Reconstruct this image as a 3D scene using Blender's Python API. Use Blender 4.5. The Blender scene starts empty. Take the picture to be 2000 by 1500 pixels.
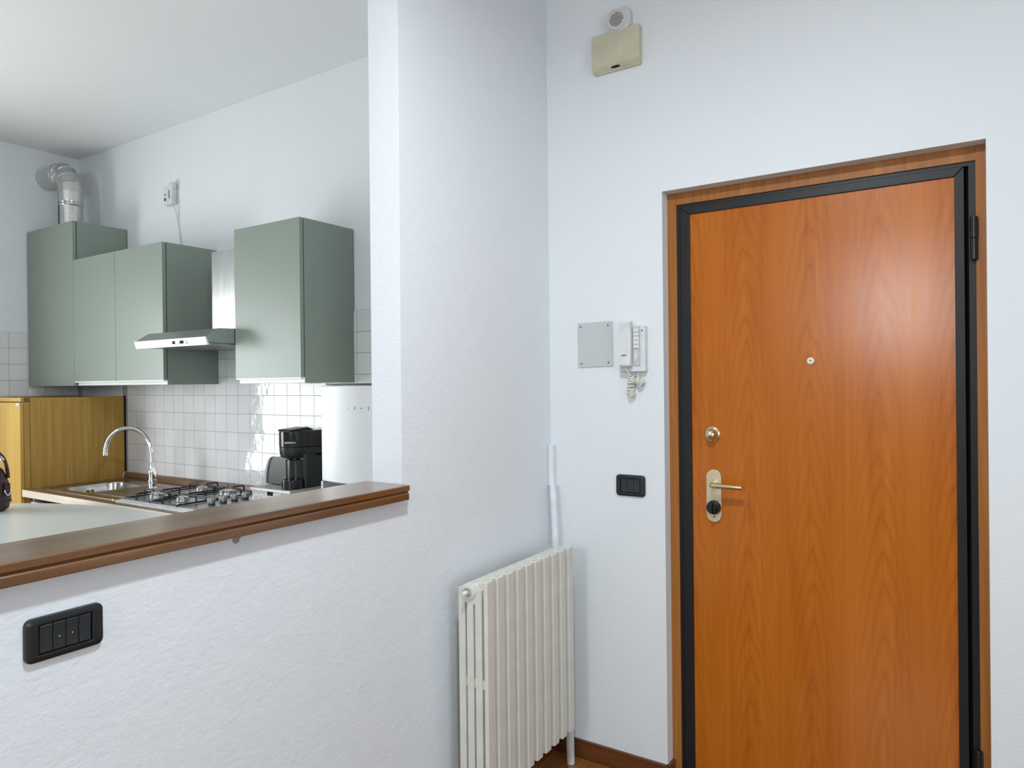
import bpy, bmesh, math, random
from mathutils import Vector, Matrix
random.seed(7)
S = bpy.context.scene
COL = S.collection

# ------------------------------------------------------------------ camera
YAW, PIT, ROL, FPX = 0.576674, -0.003165, -0.0111014, 1375.786
cy, sy = math.cos(YAW), math.sin(YAW)
Fv = Vector((-sy*math.cos(PIT), cy*math.cos(PIT), math.sin(PIT)))
Rv = Vector((cy, sy, 0)); Uv = Rv.cross(Fv)
R2 = Rv*math.cos(ROL) + Uv*math.sin(ROL)
U2 = -Rv*math.sin(ROL) + Uv*math.cos(ROL)
cd = bpy.data.cameras.new('camera'); cam = bpy.data.objects.new('camera', cd); COL.objects.link(cam)
cd.sensor_width = 36; cd.lens = 36*FPX/2000; cd.clip_start = .02; cd.clip_end = 60
m = Matrix((R2, U2, -Fv)).transposed().to_4x4(); m.translation = Vector((0, 0, 1.40))
cam.matrix_world = m
S.camera = cam

# ------------------------------------------------------------------ world, lights, exposure
S.view_settings.view_transform = 'Standard'; S.view_settings.look = 'None'
S.view_settings.gamma = 1; S.view_settings.use_curve_mapping = False
S.view_settings.exposure = 0.10
w = bpy.data.worlds.new('world'); S.world = w; w.use_nodes = True
w.node_tree.nodes['Background'].inputs[0].default_value = (.80, .90, 1, 1)
w.node_tree.nodes['Background'].inputs[1].default_value = 1.6

def area(name, loc, direction, sx, sy_, energy, color=(1, 1, 1), shape='RECTANGLE'):
    l = bpy.data.lights.new(name, 'AREA'); l.shape = shape; l.size = sx; l.size_y = sy_
    l.energy = energy; l.color = color
    o = bpy.data.objects.new(name, l); COL.objects.link(o)
    o.location = loc; o.rotation_euler = Vector(direction).to_track_quat('-Z', 'Y').to_euler()
    return o
area('kitchen_window_light', (-5.0, .40, 1.27), (1, 0, 0), 1.28, 1.38, 57, (.95, .99, .985))
area('living_window_light', (-.62, -3.72, 2.17), (0, 1, 0), .80, .90, 47, (.90, .96, 1))
area('right_window_light', (3.12, -.6, 1.55), (-1, 0, 0), 2.0, 1.7, 37, (.76, .90, 1))
area('ceiling_lamp_light', (-.42, .72, 2.70), (0, 0, -1), .14, .14, 29, (.86, .95, 1), 'DISK')

# ------------------------------------------------------------------ helpers
class MB:
    def __init__(s): s.b = bmesh.new()
    def add(s, verts, faces):
        vs = [s.b.verts.new(v) for v in verts]; fs = []
        for f in faces:
            try: fs.append(s.b.faces.new([vs[i] for i in f]))
            except ValueError: pass
        return vs, fs
    def bevel(s, vs, w, seg, minang=25):
        es = set()
        for v in vs:
            for e in v.link_edges:
                if len(e.link_faces) == 2 and e.calc_face_angle(0) > math.radians(minang): es.add(e)
        bmesh.ops.bevel(s.b, geom=list(es), offset=w, segments=seg, affect='EDGES', profile=.5, clamp_overlap=True)
    def box(s, x0, x1, y0, y1, z0, z1, bev=0, seg=2):
        v = [(x0,y0,z0),(x1,y0,z0),(x1,y1,z0),(x0,y1,z0),(x0,y0,z1),(x1,y0,z1),(x1,y1,z1),(x0,y1,z1)]
        vs, fs = s.add(v, [(3,2,1,0),(4,5,6,7),(0,1,5,4),(1,2,6,5),(2,3,7,6),(3,0,4,7)])
        if bev: s.bevel(vs, bev, seg)
        return s
    def prism(s, poly, axis, a0, a1, bev=0, seg=2, minang=25):
        """poly: 2-D points; axis 'x' -> (y,z), 'y' -> (x,z), 'z' -> (x,y)"""
        f = {'x': lambda p, a: (a, p[0], p[1]), 'y': lambda p, a: (p[0], a, p[1]), 'z': lambda p, a: (p[0], p[1], a)}[axis]
        n = len(poly); v = [f(p, a0) for p in poly] + [f(p, a1) for p in poly]
        fc = [tuple(range(n))[::-1], tuple(range(n, 2*n))] + [(i, (i+1) % n, n+(i+1) % n, n+i) for i in range(n)]
        vs, fs = s.add(v, fc)
        bmesh.ops.recalc_face_normals(s.b, faces=fs)
        if bev: s.bevel(vs, bev, seg, minang)
        return s
    def rings(s, rings, cap0=True, cap1=True):
        n = len(rings[0]); vs = []; fs = []
        for r in rings: vs += [s.b.verts.new(p) for p in r]
        for k in range(len(rings)-1):
            for i in range(n):
                fs.append(s.b.faces.new((vs[k*n+i], vs[k*n+(i+1) % n], vs[(k+1)*n+(i+1) % n], vs[(k+1)*n+i])))
        if cap0: fs.append(s.b.faces.new(vs[:n][::-1]))
        if cap1: fs.append(s.b.faces.new(vs[-n:]))
        if cap0 and cap1: bmesh.ops.recalc_face_normals(s.b, faces=fs)
        return s
    def lathe(s, prof, c, axis='z', n=28):
        ax = {'x': Vector((1,0,0)), 'y': Vector((0,1,0)), 'z': Vector((0,0,1))}[axis] if isinstance(axis, str) else Vector(axis).normalized()
        u = ax.orthogonal().normalized(); v = ax.cross(u); c = Vector(c)
        return s.rings([[c + ax*h + (u*math.cos(2*math.pi*i/n) + v*math.sin(2*math.pi*i/n))*max(r, 1e-5) for i in range(n)] for r, h in prof])
    def cyl(s, p0, p1, r, n=20, r1=None):
        p0 = Vector(p0); d = Vector(p1)-p0
        return s.lathe([(r, 0), (r1 if r1 is not None else r, d.length)], p0, d, n)
    def tube(s, pts, r, n=10):
        pts = [Vector(p) for p in pts]; rr = []; u = None
        for i, p in enumerate(pts):
            t = (pts[min(i+1, len(pts)-1)]-pts[max(i-1, 0)]).normalized()
            if u is None: u = t.orthogonal().normalized()
            u = (u - t*u.dot(t)).normalized(); v = t.cross(u)
            q = r[i] if isinstance(r, (list, tuple)) else r
            rr.append([p + (u*math.cos(2*math.pi*k/n)+v*math.sin(2*math.pi*k/n))*q for k in range(n)])
        return s.rings(rr)
    def build(s, name, mat, parent=None, smooth=35, off=None):
        """vertices were given in room coordinates; they are moved into the parent's frame"""
        o_ = off if off is not None else (Vector(parent['_o']) if parent is not None and '_o' in parent else Vector((0,0,0)))
        bmesh.ops.translate(s.b, verts=s.b.verts[:], vec=-Vector(o_))
        me = bpy.data.meshes.new(name); s.b.to_mesh(me); s.b.free()
        me.materials.append(mat)
        for p in me.polygons: p.use_smooth = True
        me.set_sharp_from_angle(angle=math.radians(smooth))
        o = bpy.data.objects.new(name, me); COL.objects.link(o)
        wn = o.modifiers.new('even_shading', 'WEIGHTED_NORMAL'); wn.keep_sharp = True; wn.weight = 80
        if parent is not None:
            o.parent = parent; o['_o'] = tuple(o_)
        else:
            o.location = o_; o['_o'] = tuple(o_)
        return o
def tag(o, label=None, cat=None, group=None, kind=None):
    if label: o['label'] = label
    if cat: o['category'] = cat
    if group: o['group'] = group
    if kind: o['kind'] = kind
    return o
def thing(name, loc, label, cat, group=None):
    o = bpy.data.objects.new(name, None); COL.objects.link(o); o.location = loc; o['_o'] = tuple(loc)
    o.empty_display_size = .05
    return tag(o, label, cat, group)
def place(mesh_src, parent, loc, rot=(0,0,0)):
    c = mesh_src.copy(); COL.objects.link(c); c.parent = parent; c.location = loc; c.rotation_euler = rot
    return c
def rrect(x0, x1, y0, y1, r, n=6):
    P = []
    for (cx, cy_, a) in ((x1-r, y1-r, 0), (x0+r, y1-r, 90), (x0+r, y0+r, 180), (x1-r, y0+r, 270)):
        for k in range(n+1):
            t = math.radians(a + 90*k/n); P.append((cx+r*math.cos(t), cy_+r*math.sin(t)))
    return P
def arc(fn, n): return [fn(i/n) for i in range(n+1)]

# ------------------------------------------------------------------ materials
class NT:
    def __init__(s, name):
        s.m = bpy.data.materials.new(name); s.m.use_nodes = True; s.t = s.m.node_tree
        s.p = s.t.nodes['Principled BSDF']
    def n(s, kind, **kw):
        nd = s.t.nodes.new(kind)
        for k, v in kw.items(): setattr(nd, k, v)
        return nd
    def l(s, a, b): s.t.links.new(a, b)
    def val(s, nd, **kw):
        for k, v in kw.items(): nd.inputs[k.replace('_', ' ')].default_value = v
        return nd
    def coords(s, scale=(1,1,1), rot=(0,0,0), loc=(0,0,0)):
        tc = s.n('ShaderNodeTexCoord'); mp = s.n('ShaderNodeMapping'); s.l(tc.outputs['Object'], mp.inputs[0])
        mp.inputs['Scale'].default_value = scale; mp.inputs['Rotation'].default_value = rot; mp.inputs['Location'].default_value = loc
        return mp.outputs[0]
    def noise(s, co, scale, detail=4, rough=.5, dist=0):
        nd = s.n('ShaderNodeTexNoise'); s.l(co, nd.inputs['Vector'])
        nd.inputs['Scale'].default_value = scale; nd.inputs['Detail'].default_value = detail
        nd.inputs['Roughness'].default_value = rough; nd.inputs['Distortion'].default_value = dist
        return nd.outputs['Fac']
    def ramp(s, fac, stops):
        nd = s.n('ShaderNodeValToRGB'); e = nd.color_ramp.elements
        while len(e) < len(stops): e.new(.5)
        for el, (p, c) in zip(e, stops): el.position = p; el.color = (*c, 1) if len(c) == 3 else c
        s.l(fac, nd.inputs[0]); return nd.outputs[0]
    def math(s, op, a, b=None, c=None):
        nd = s.n('ShaderNodeMath', operation=op)
        for i, x in enumerate((a, b, c)):
            if x is None: continue
            if isinstance(x, (int, float)): nd.inputs[i].default_value = x
            else: s.l(x, nd.inputs[i])
        return nd.outputs[0]
    def mix(s, f, a, b, bt='MIX'):
        nd = s.n('ShaderNodeMix', data_type='RGBA', blend_type=bt)
        for i, x in ((0, f), (6, a), (7, b)):
            if isinstance(x, (int, float)): nd.inputs[i].default_value = x
            elif isinstance(x, tuple): nd.inputs[i].default_value = (*x, 1)
            else: s.l(x, nd.inputs[i])
        return nd.outputs[2]
    def bump(s, h, strength, dist=.001):
        nd = s.n('ShaderNodeBump'); s.l(h, nd.inputs['Height'])
        nd.inputs['Strength'].default_value = strength; nd.inputs['Distance'].default_value = dist
        s.l(nd.outputs[0], s.p.inputs['Normal'])
    def set(s, color=None, rough=None, metal=None, spec=None, coat=None, coat_rough=.1, aniso=None):
        i = s.p.inputs
        if color is not None:
            if isinstance(color, tuple): i['Base Color'].default_value = (*color, 1)
            else: s.l(color, i['Base Color'])
        if rough is not None:
            if isinstance(rough, (int, float)): i['Roughness'].default_value = rough
            else: s.l(rough, i['Roughness'])
        if metal is not None: i['Metallic'].default_value = metal
        if spec is not None: i['Specular IOR Level'].default_value = spec
        if coat is not None: i['Coat Weight'].default_value = coat; i['Coat Roughness'].default_value = coat_rough
        if aniso is not None: i['Anisotropic'].default_value = aniso
        return s.m
def simple(name, color, rough=.5, metal=0, spec=.5, var=.06, scale=30, **kw):
    t = NT(name); co = t.coords()
    f = t.noise(co, scale, 3)
    c = t.ramp(f, [(.3, tuple(x*(1-var) for x in color)), (.7, tuple(min(1, x*(1+var)) for x in color))])
    return t.set(c, rough, metal, spec, **kw)
def plaster(name, color, bump=.35, scale=90):
    t = NT(name); co = t.coords()
    f = t.noise(co, 1.3, 3); f2 = t.noise(t.coords((1, 1, 1.5)), scale, 6, .6); f3 = t.noise(co, 14, 3)
    c = t.ramp(f, [(.3, tuple(x*.975 for x in color)), (.7, color)])
    h = t.math('ADD', f2, t.math('MULTIPLY', f3, 1.2))
    t.bump(h, bump, .004)
    return t.set(c, .75, 0, .25)
def wood(name, dark, mid, light, grain=(45, 45, 1.6), rough=.4, spec=.5, coat=0, axis='z', contrast=1.0):
    t = NT(name)
    g = {'z': (grain[0], grain[1], grain[2]), 'x': (grain[2], grain[0], grain[1]), 'y': (grain[0], grain[2], grain[1])}[axis]
    co = t.coords(g); co2 = t.coords(tuple(q*.14 for q in g))
    f = t.noise(co, 1, 6, .65, .4); f2 = t.noise(co2, 1, 3, .5, 1.2)
    s_ = t.math('ADD', t.math('MULTIPLY', f, .6), t.math('MULTIPLY', f2, .4))
    d = .14/contrast
    c = t.ramp(s_, [(.5-d, dark), (.5, mid), (.5+d, light)])
    t.bump(f, .08, .0006)
    return t.set(c, rough, 0, spec, coat)

M = {}
M['wall'] = plaster('white_plaster', (.785, .812, .83), .25)
M['rough_wall'] = plaster('rough_white_plaster', (.78, .81, .84), .42, 60)
M['ceiling'] = plaster('ceiling_paint', (.86, .868, .87), .15)
M['grout'] = plaster('grout', (.40, .41, .41), .2)
def tile_mat():
    t = NT('glazed_white_tile'); co = t.coords()
    oi = t.n('ShaderNodeObjectInfo')
    add = t.n('ShaderNodeVectorMath', operation='ADD'); t.l(co, add.inputs[0])
    sc = t.n('ShaderNodeVectorMath', operation='SCALE'); t.l(oi.outputs['Location'], sc.inputs[0]); sc.inputs['Scale'].default_value = 3.7
    t.l(sc.outputs[0], add.inputs[1])
    f = t.noise(add.outputs[0], 16, 2, .5); t.bump(f, .22, .006)
    c = t.ramp(oi.outputs['Random'], [(0, (.73, .735, .735)), (1, (.78, .785, .79))])
    return t.set(c, .07, 0, .42)
M['tile'] = tile_mat()
def door_mat():
    t = NT('orange_cherry_veneer'); tc = t.n('ShaderNodeTexCoord'); sx = t.n('ShaderNodeSeparateXYZ'); t.l(tc.outputs['Object'], sx.inputs[0])
    X, Z = sx.outputs['X'], sx.outputs['Z']
    leaf = t.math('SUBTRACT', t.math('WRAP', t.math('ADD', X, 5.03), .197, 0), .0985)
    wob = t.noise(t.coords((7, 7, 2.2)), 1, 3)
    wob2 = t.noise(t.coords((1.2, 1.2, 1.2)), 1, 2)
    a = t.math('ABSOLUTE', t.math('ADD', leaf, t.math('MULTIPLY', t.math('SUBTRACT', wob, .5), .05)))
    g = t.math('ADD', t.math('MULTIPLY', t.math('POWER', a, 1.3), 26), t.math('MULTIPLY', Z, 2.3))
    g = t.math('ADD', g, t.math('MULTIPLY', wob, 1.0))
    w_ = t.math('FRACT', t.math('MULTIPLY', g, 3.3))
    mask = t.math('SUBTRACT', 1, t.math('MULTIPLY', a, 11.5)); mask = t.math('MAXIMUM', mask, .0)
    mask = t.math('MULTIPLY', mask, t.math('MULTIPLY', wob2, 1.1))
    fine = t.noise(t.coords((110, 110, 2.2)), 1, 5, .7); mid = t.noise(t.coords((16, 16, .8)), 1, 4, .6, .5)
    base = t.ramp(t.math('ADD', t.math('MULTIPLY', fine, .45), t.math('MULTIPLY', mid, .55)),
                  [(.34, (.40, .096, .004)), (.5, (.475, .127, .007)), (.66, (.53, .155, .013))])
    cath = t.ramp(w_, [(0, (.70, .58, .46)), (.18, (.93, .90, .88)), (.55, (1.07, 1.09, 1.15)), (1, (.90, .85, .80))])
    c = t.mix(t.math('MULTIPLY', mask, 1.25), base, t.mix(1.0, base, cath, 'MULTIPLY'))
    t.bump(fine, .03, .0005)
    return t.set(c, t.ramp(fine, [(.3, (.20,)*3), (.7, (.25,)*3)]), 0, .36)
M['door'] = door_mat()
M['jamb'] = wood('jamb_wood', (.26, .090, .016), (.34, .125, .024), (.42, .165, .038), (60, 60, 2), .45, .3)
M['steel_black'] = simple('dark_bronze_steel', (.013, .013, .015), .42, 0, .3)
M['black_gap'] = simple('black_gasket', (.006, .006, .007), .7, 0, .2)
M['hinge'] = simple('black_hinge', (.008, .008, .009), .22, 0, .6)
M['brass'] = simple('pale_satin_brass', (.78, .66, .42), .22, 1, .5)
M['brass_plate'] = simple('champagne_plate', (.66, .56, .38), .42, .55, .5)
M['black'] = simple('black_plastic', (.011, .013, .015), .32, 0, .5)
M['black_gloss'] = simple('glossy_black', (.007, .008, .010), .16, 0, .5)
M['rocker'] = simple('dark_grey_rocker', (.020, .025, .028), .38, 0, .5)
M['white_plastic'] = simple('white_plastic', (.70, .71, .71), .35, 0, .5)
M['lit_white'] = simple('white_enamel_and_glare', (.80, .81, .82), .22, 0, .5)
M['ivory'] = simple('warm_white_plastic', (.66, .645, .62), .4, 0, .5, .01)
M['aged_cream'] = simple('aged_cream_plastic', (.58, .55, .40), .45, 0, .4, .09, 12)
M['grey_plate'] = simple('grey_painted_plate', (.54, .57, .56), .5, 0, .3, .01)
M['chip'] = simple('bare_render', (.34, .32, .30), .9, 0, .2, .3, 200)
M['screw'] = simple('dull_screw', (.16, .16, .16), .4, .6)
M['cord'] = simple('ivory_cord', (.74, .73, .66), .5)
M['dark_print'] = simple('dark_print', (.12, .12, .13), .6)
M['radiator'] = simple('cream_radiator_enamel', (.68, .67, .60), .36, 0, .5, .05, 18)
M['pipe'] = simple('white_pipe', (.74, .75, .78), .4)
M['chrome'] = simple('chrome', (.80, .81, .82), .06, 1)
M['white_chrome'] = simple('chrome_with_sheen', (.90, .91, .92), .30, .6)  # chrome whitened so its bright reflections sit in the colour
M['nickel'] = simple('nickel', (.62, .60, .57), .18, 1)
def brushed(name, col, rough, scale, bump=.04):
    t = NT(name); f = t.noise(t.coords(scale), 1, 4, .7)
    t.bump(f, bump, .0005)
    c = t.ramp(f, [(.3, tuple(q*.86 for q in col)), (.7, col)])
    return t.set(c, t.ramp(f, [(.2, (rough*.8,)*3), (.8, (rough*1.2,)*3)]), 1)
M['steel'] = brushed('brushed_steel', (.60, .605, .61), .30, (6, 200, 200))
M['steel_v'] = brushed('brushed_steel_vertical', (.55, .55, .55), .30, (220, 220, 5))
M['sink_steel'] = brushed('sink_steel', (.58, .57, .55), .2, (8, 160, 60))
M['flue'] = brushed('galvanised_flue', (.66, .66, .65), .20, (10, 10, 120), .02)
M['filter'] = simple('grey_mesh_filter', (.30, .31, .31), .4, .8, .5, .5, 240)
M['green'] = simple('sage_green_laminate', (.222, .268, .222), .42, 0, .85, .012, 60)
M['green_dark'] = simple('carcass_shadow_gap', (.03, .04, .035), .6)
M['alu'] = simple('white_edge_handle', (.80, .81, .81), .25)
M['oak'] = wood('oak_veneer', (.36, .195, .030), (.46, .26, .048), (.57, .345, .082), (48, 48, 1.6), .42)
M['oak_lit'] = wood('oak_front_lit', (.53, .31, .055), (.62, .385, .085), (.70, .46, .125), (26, 26, 1.3), .36)  # brighter copy of the oak: light on the cupboard front is in the colour
M['oak_trim'] = wood('dark_oak_trim', (.10, .045, .014), (.16, .075, .024), (.23, .12, .04), (60, 60, 2), .45)
M['walnut'] = wood('walnut_worktop', (.10, .052, .026), (.19, .105, .056), (.30, .185, .11), (32, 32, 1.6), .3, .5, 0, 'x')
M['edge_band'] = wood('pale_edge_band', (.66, .58, .47), (.76, .69, .58), (.82, .77, .68), (40, 40, 1.2), .4, .4, 0, 'x', .9)
def ledge_mat():
    t = NT('stained_pine_ledge'); co = t.coords((60, 2.0, 60)); co2 = t.coords((9, .5, 9))
    f = t.noise(co, 1, 6, .65, .3); f2 = t.noise(co2, 1, 3, .5, 1)
    s_ = t.math('ADD', t.math('MULTIPLY', f, .55), t.math('MULTIPLY', f2, .45))
    c = t.ramp(s_, [(.36, (.085, .031, .008)), (.5, (.155, .063, .017)), (.64, (.25, .115, .038))])
    tc = t.n('ShaderNodeTexCoord')
    for kp in ((-1.3145, .735, 1.083), (-1.3145, 1.188, 1.081), (-1.3145, .22, 1.083)):
        v = t.n('ShaderNodeVectorMath', operation='SUBTRACT'); t.l(tc.outputs['Object'], v.inputs[0]); v.inputs[1].default_value = kp
        v2 = t.n('ShaderNodeVectorMath', operation='MULTIPLY'); t.l(v.outputs[0], v2.inputs[0]); v2.inputs[1].default_value = (1, .75, 1.25)
        ln = t.n('ShaderNodeVectorMath', operation='LENGTH'); t.l(v2.outputs[0], ln.inputs[0])
        k = t.ramp(t.math('MULTIPLY', ln.outputs['Value'], 70), [(.25, (0, 0, 0)), (.75, (1, 1, 1))])
        c = t.mix(k, (.022, .008, .004), c)
    t.bump(f, .05, .0006)
    return t.set(c, .30, 0, .6, .8, .20)
M['ledge'] = ledge_mat()
M['floor'] = wood('parquet_oak', (.15, .052, .011), (.27, .11, .024), (.40, .19, .05), (55, 55, 2.2), .28, .5, .2, 'y')
M['floor_dark'] = wood('parquet_oak_dark', (.11, .034, .008), (.19, .065, .014), (.27, .105, .028), (55, 55, 2.2), .28, .5, .2, 'y')
M['skirting'] = wood('skirting_wood', (.085, .024, .007), (.14, .045, .012), (.19, .07, .02), (60, 60, 2), .35, .5, 0, 'x')
M['table_white'] = simple('white_laminate_top', (.74, .76, .75), .32, 0, .5, .02, 8)
M['leather'] = simple('burgundy_leather', (.035, .010, .014), .34, 0, .5, .3, 60)
M['tin'] = simple('pale_grey_enamel', (.56, .555, .54), .4, 0, .5, .01)
M['tin_top'] = simple('grey_enamel_top', (.40, .395, .37), .35)
M['letter'] = simple('white_lettering', (.92, .92, .92), .5)
M['fridge'] = simple('fridge_enamel', (.68, .69, .685), .30, 0, .5, .01)
M['dark_grey'] = simple('dark_grey_plastic', (.05, .055, .06), .4)
M['burner'] = simple('burner_aluminium', (.50, .50, .50), .32, .9)
M['cast_iron'] = simple('black_cast_iron', (.009, .009, .010), .33, 0, .5)
M['knob'] = simple('metal_knob', (.30, .31, .30), .3, .8)

# ------------------------------------------------------------------ setting
YW = 2.331          # face of the back wall
XF = -4.871         # face of the flue wall (left)
XP0, XP1 = -1.457, -1.342   # partition wall
ZC = 2.88
YP = 1.491          # end of the full-height pier
XR, YB = 3.0, -3.6
DX0, DX1, DZ = -.889, .041, 2.052

b = MB(); b.box(XF-.2, XR+.2, YB-.2, YW+.3, -.2, -.012)
floor = tag(b.build('floor', M['floor_dark']), kind='structure')
b = MB(); b.box(XF-.2, XR+.2, YB-.2, YW+.3, ZC, ZC+.2)
tag(b.build('ceiling', M['ceiling']), kind='structure')
b = MB()
b.box(XF-.2, DX0, YW, YW+.25, -.012, ZC); b.box(DX1, XR+.2, YW, YW+.25, -.012, ZC); b.box(DX0, DX1, YW, YW+.25, DZ, ZC)
wall_back = tag(b.build('wall_back', M['wall']), kind='structure')
def wall_x(name, x0, x1, y0, y1, wy0, wy1, wz0, wz1):
    b = MB()
    b.box(x0, x1, y0, wy0, -.012, ZC); b.box(x0, x1, wy1, y1, -.012, ZC)
    b.box(x0, x1, wy0, wy1, -.012, wz0); b.box(x0, x1, wy0, wy1, wz1, ZC)
    return tag(b.build(name, M['wall']), kind='structure')
wall_left = wall_x('wall_left', XF-.2, XF, YB, YW, -.28, 1.08, .55, 2.00)
wall_x('wall_right', XR, XR+.2, YB, YW, -1.6, .4, .7, 2.4)
b = MB()
b.box(XF-.2, -1.06, YB-.2, YB, -.012, ZC); b.box(-.18, XR+.2, YB-.2, YB, -.012, ZC)
b.box(-1.06, -.18, YB-.2, YB, -.012, 1.68); b.box(-1.06, -.18, YB-.2, YB, 2.66, ZC)
tag(b.build('wall_front', M['wall']), kind='structure')
# window frames
def win_x(name, x, y0, y1, z0, z1):
    b = MB()
    for a, c in ((y0, y0+.05), (y1-.05, y1)): b.box(x, x+.05, a, c, z0, z1, .004, 1)
    for a, c in ((z0, z0+.05), (z1-.05, z1)): b.box(x, x+.05, y0+.05, y1-.05, a, c, .004, 1)
    return tag(b.build(name, M['lit_white']), kind='structure')
win_x('window_1', XF-.08, -.28, 1.08, .55, 2.00)
win_x('window_2', XR+.03, -1.6, .4, .7, 2.4)
b = MB()
for a, c in ((-1.06, -1.02), (-.22, -.18)): b.box(a, c, YB-.08, YB-.03, 1.68, 2.66, .004, 1)
for a, c in ((1.68, 1.72), (2.62, 2.66)): b.box(-1.02, -.22, YB-.08, YB-.03, a, c, .004, 1)
tag(b.build('window_3', M['lit_white']), kind='structure')

# partition: half wall with full-height pier, one continuous plastered piece
b = MB(); b.box(XP0, XP1, -.9, YP, -.012, 1.073)
wall_partition = tag(b.build('wall_divider', M['rough_wall'], smooth=50), kind='structure')
b = MB()
vs, fs = b.add([(XP0, YP, -.012), (XP1, YP, -.012), (XP1, YW, -.012), (XP0, YW, -.012), (XP0, YP, ZC), (XP1, YP, ZC), (XP1, YW, ZC), (XP0, YW, ZC), (XP0, YP, 1.073), (XP1, YP, 1.073)],
               [(3, 2, 1, 0), (4, 5, 6, 7), (8, 9, 5, 4), (0, 1, 9, 8), (1, 2, 6, 5, 9), (2, 3, 7, 6), (3, 0, 8, 4, 7)])
es = [e_ for e_ in b.b.edges if all(abs(v.co.y-YP) < 1e-6 and v.co.z > 1 for v in e_.verts) and abs(e_.verts[0].co.z-e_.verts[1].co.z) > .5]
bmesh.ops.bevel(b.b, geom=es, offset=.006, segments=3, affect='EDGES', profile=.5)
tag(b.build('wall_pier', M['rough_wall'], smooth=50), kind='structure')
b = MB()
b.prism([(.945, 1.0725), (.946, 1.062), (.949, 1.056), (.955, 1.054), (.961, 1.057), (.963, 1.064), (.968, 1.068), (.985, 1.070), (.998, 1.0725)], 'x', XP1-.002, XP1+.0012)
b.build('plaster_chip', M['chip'], wall_partition)

# tiles
def tile_mesh(w_, h_):
    b = MB(); b.box(-w_/2, w_/2, -.0035, .0035, -h_/2, h_/2, .0014, 1)
    return b
T = .0978
t0 = tile_mesh(T-.0026, T-.0026).build('tile', M['tile'], wall_back)
t0.location = (0, 0, 0)
first = True
ztop = 1.735
xt = -2.6504 + 2*T
while xt + T < XP0: xt += T          # rightmost joint before the partition
cols = []
x = xt + T
while x > -4.36: cols.append(x); x -= T
for r in range(9):
    z = ztop - T/2 - r*T
    for c in cols:
        xc = c - T/2
        w0 = T
        if xc + T/2 > XP0: continue
        if -4.30 < xc < -3.42 and z > 1.44: continue       # behind the cabinets
        if xc < -4.34 or z < .84: continue
        loc = (xc, YW-.0035, z)
        rot = (random.uniform(-1, 1)*.0045, 0, random.uniform(-1, 1)*.0045)
        if first: t0.location = loc; t0.rotation_euler = rot; first = False
        else: place(t0, wall_back, loc, rot)
tl = MB(); tl.box(-.0035, .0035, -(T-.0026)/2, (T-.0026)/2, -(T-.0026)/2, (T-.0026)/2, .0014, 1)
t1 = tl.build('tile', M['tile'], wall_left); first = True
for r in range(9):
    for k in range(14):
        yc = 2.204 + .0978*.5 + T*0 - k*T
        if yc > YW-.03 or yc < 1.0 or (r > 4 and yc > 1.70): continue
        loc = (XF+.0035, yc, ztop - T/2 - r*T); rot = (0, random.uniform(-1, 1)*.004, random.uniform(-1, 1)*.004)
        if first: t1.location = loc; t1.rotation_euler = rot; first = False
        else: place(t1, wall_left, loc, rot)
# cement bed that shows in the joints
b = MB(); b.box(-4.37, XP0, YW-.0045, YW+.001, .84, ztop); b.build('grout', M['grout'], wall_back)
b = MB(); b.box(XF-.001, XF+.0045, .94, YW-.005, .856, ztop); b.build('grout', M['grout'], wall_left)

# parquet strips near the door wall
pk = MB(); pk.box(-.0345, .0345, -.245, .245, -.012, 0, .0008, 1)
p0 = pk.build('plank', M['floor'], floor, off=Vector((0,0,0)))
pk = MB(); pk.box(-.0345, .0345, -.245, .245, -.012, 0, .0008, 1)
p1 = pk.build('plank', M['floor_dark'], floor, off=Vector((0,0,0)))
k = 0
xx = XP1+.035
firsts = {0: True, 1: True}
while xx < .3:
    if k % 2:
        hp_ = place(p0, floor, (xx, YW-.1225, 0)); hp_.scale = (1, .5, 1)
    yy = YW - .245 - (.245 if k % 2 else 0)
    while yy > 1.1:
        w_ = random.random() < .35; src = p1 if w_ else p0
        if firsts[w_]: src.location = (xx, yy, 0); firsts[w_] = False
        else: place(src, floor, (xx, yy, 0))
        yy -= .49
    xx += .07; k += 1
b = MB(); b.box(XP1, XR, YB, 1.1, -.012, 0); b.box(.30, XR, 1.1, YW, -.012, 0); b.box(XF, XP0, YB, YW, -.012, 0); b.box(XP0, XP1, YB, -.9, -.012, 0)
b.build('plain_boards', M['floor'], floor)

# skirting
b = MB(); b.box(XP1+.012, DX0+.004, YW-.012, YW, 0, .066, .003, 1); b.box(DX0-.002, DX0+.010, YW-.010, YW+.05, 0, .066, .003, 1)
tag(b.build('baseboard_back', M['skirting']), kind='structure')
b = MB(); b.box(DX1, XR, YW-.012, YW, 0, .066, .003, 1)
tag(b.build('baseboard_right', M['skirting']), kind='structure')
b = MB(); b.box(XP1, XP1+.012, -.9, YW, 0, .066, .003, 1)
tag(b.build('baseboard_left', M['skirting']), kind='structure')

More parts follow.
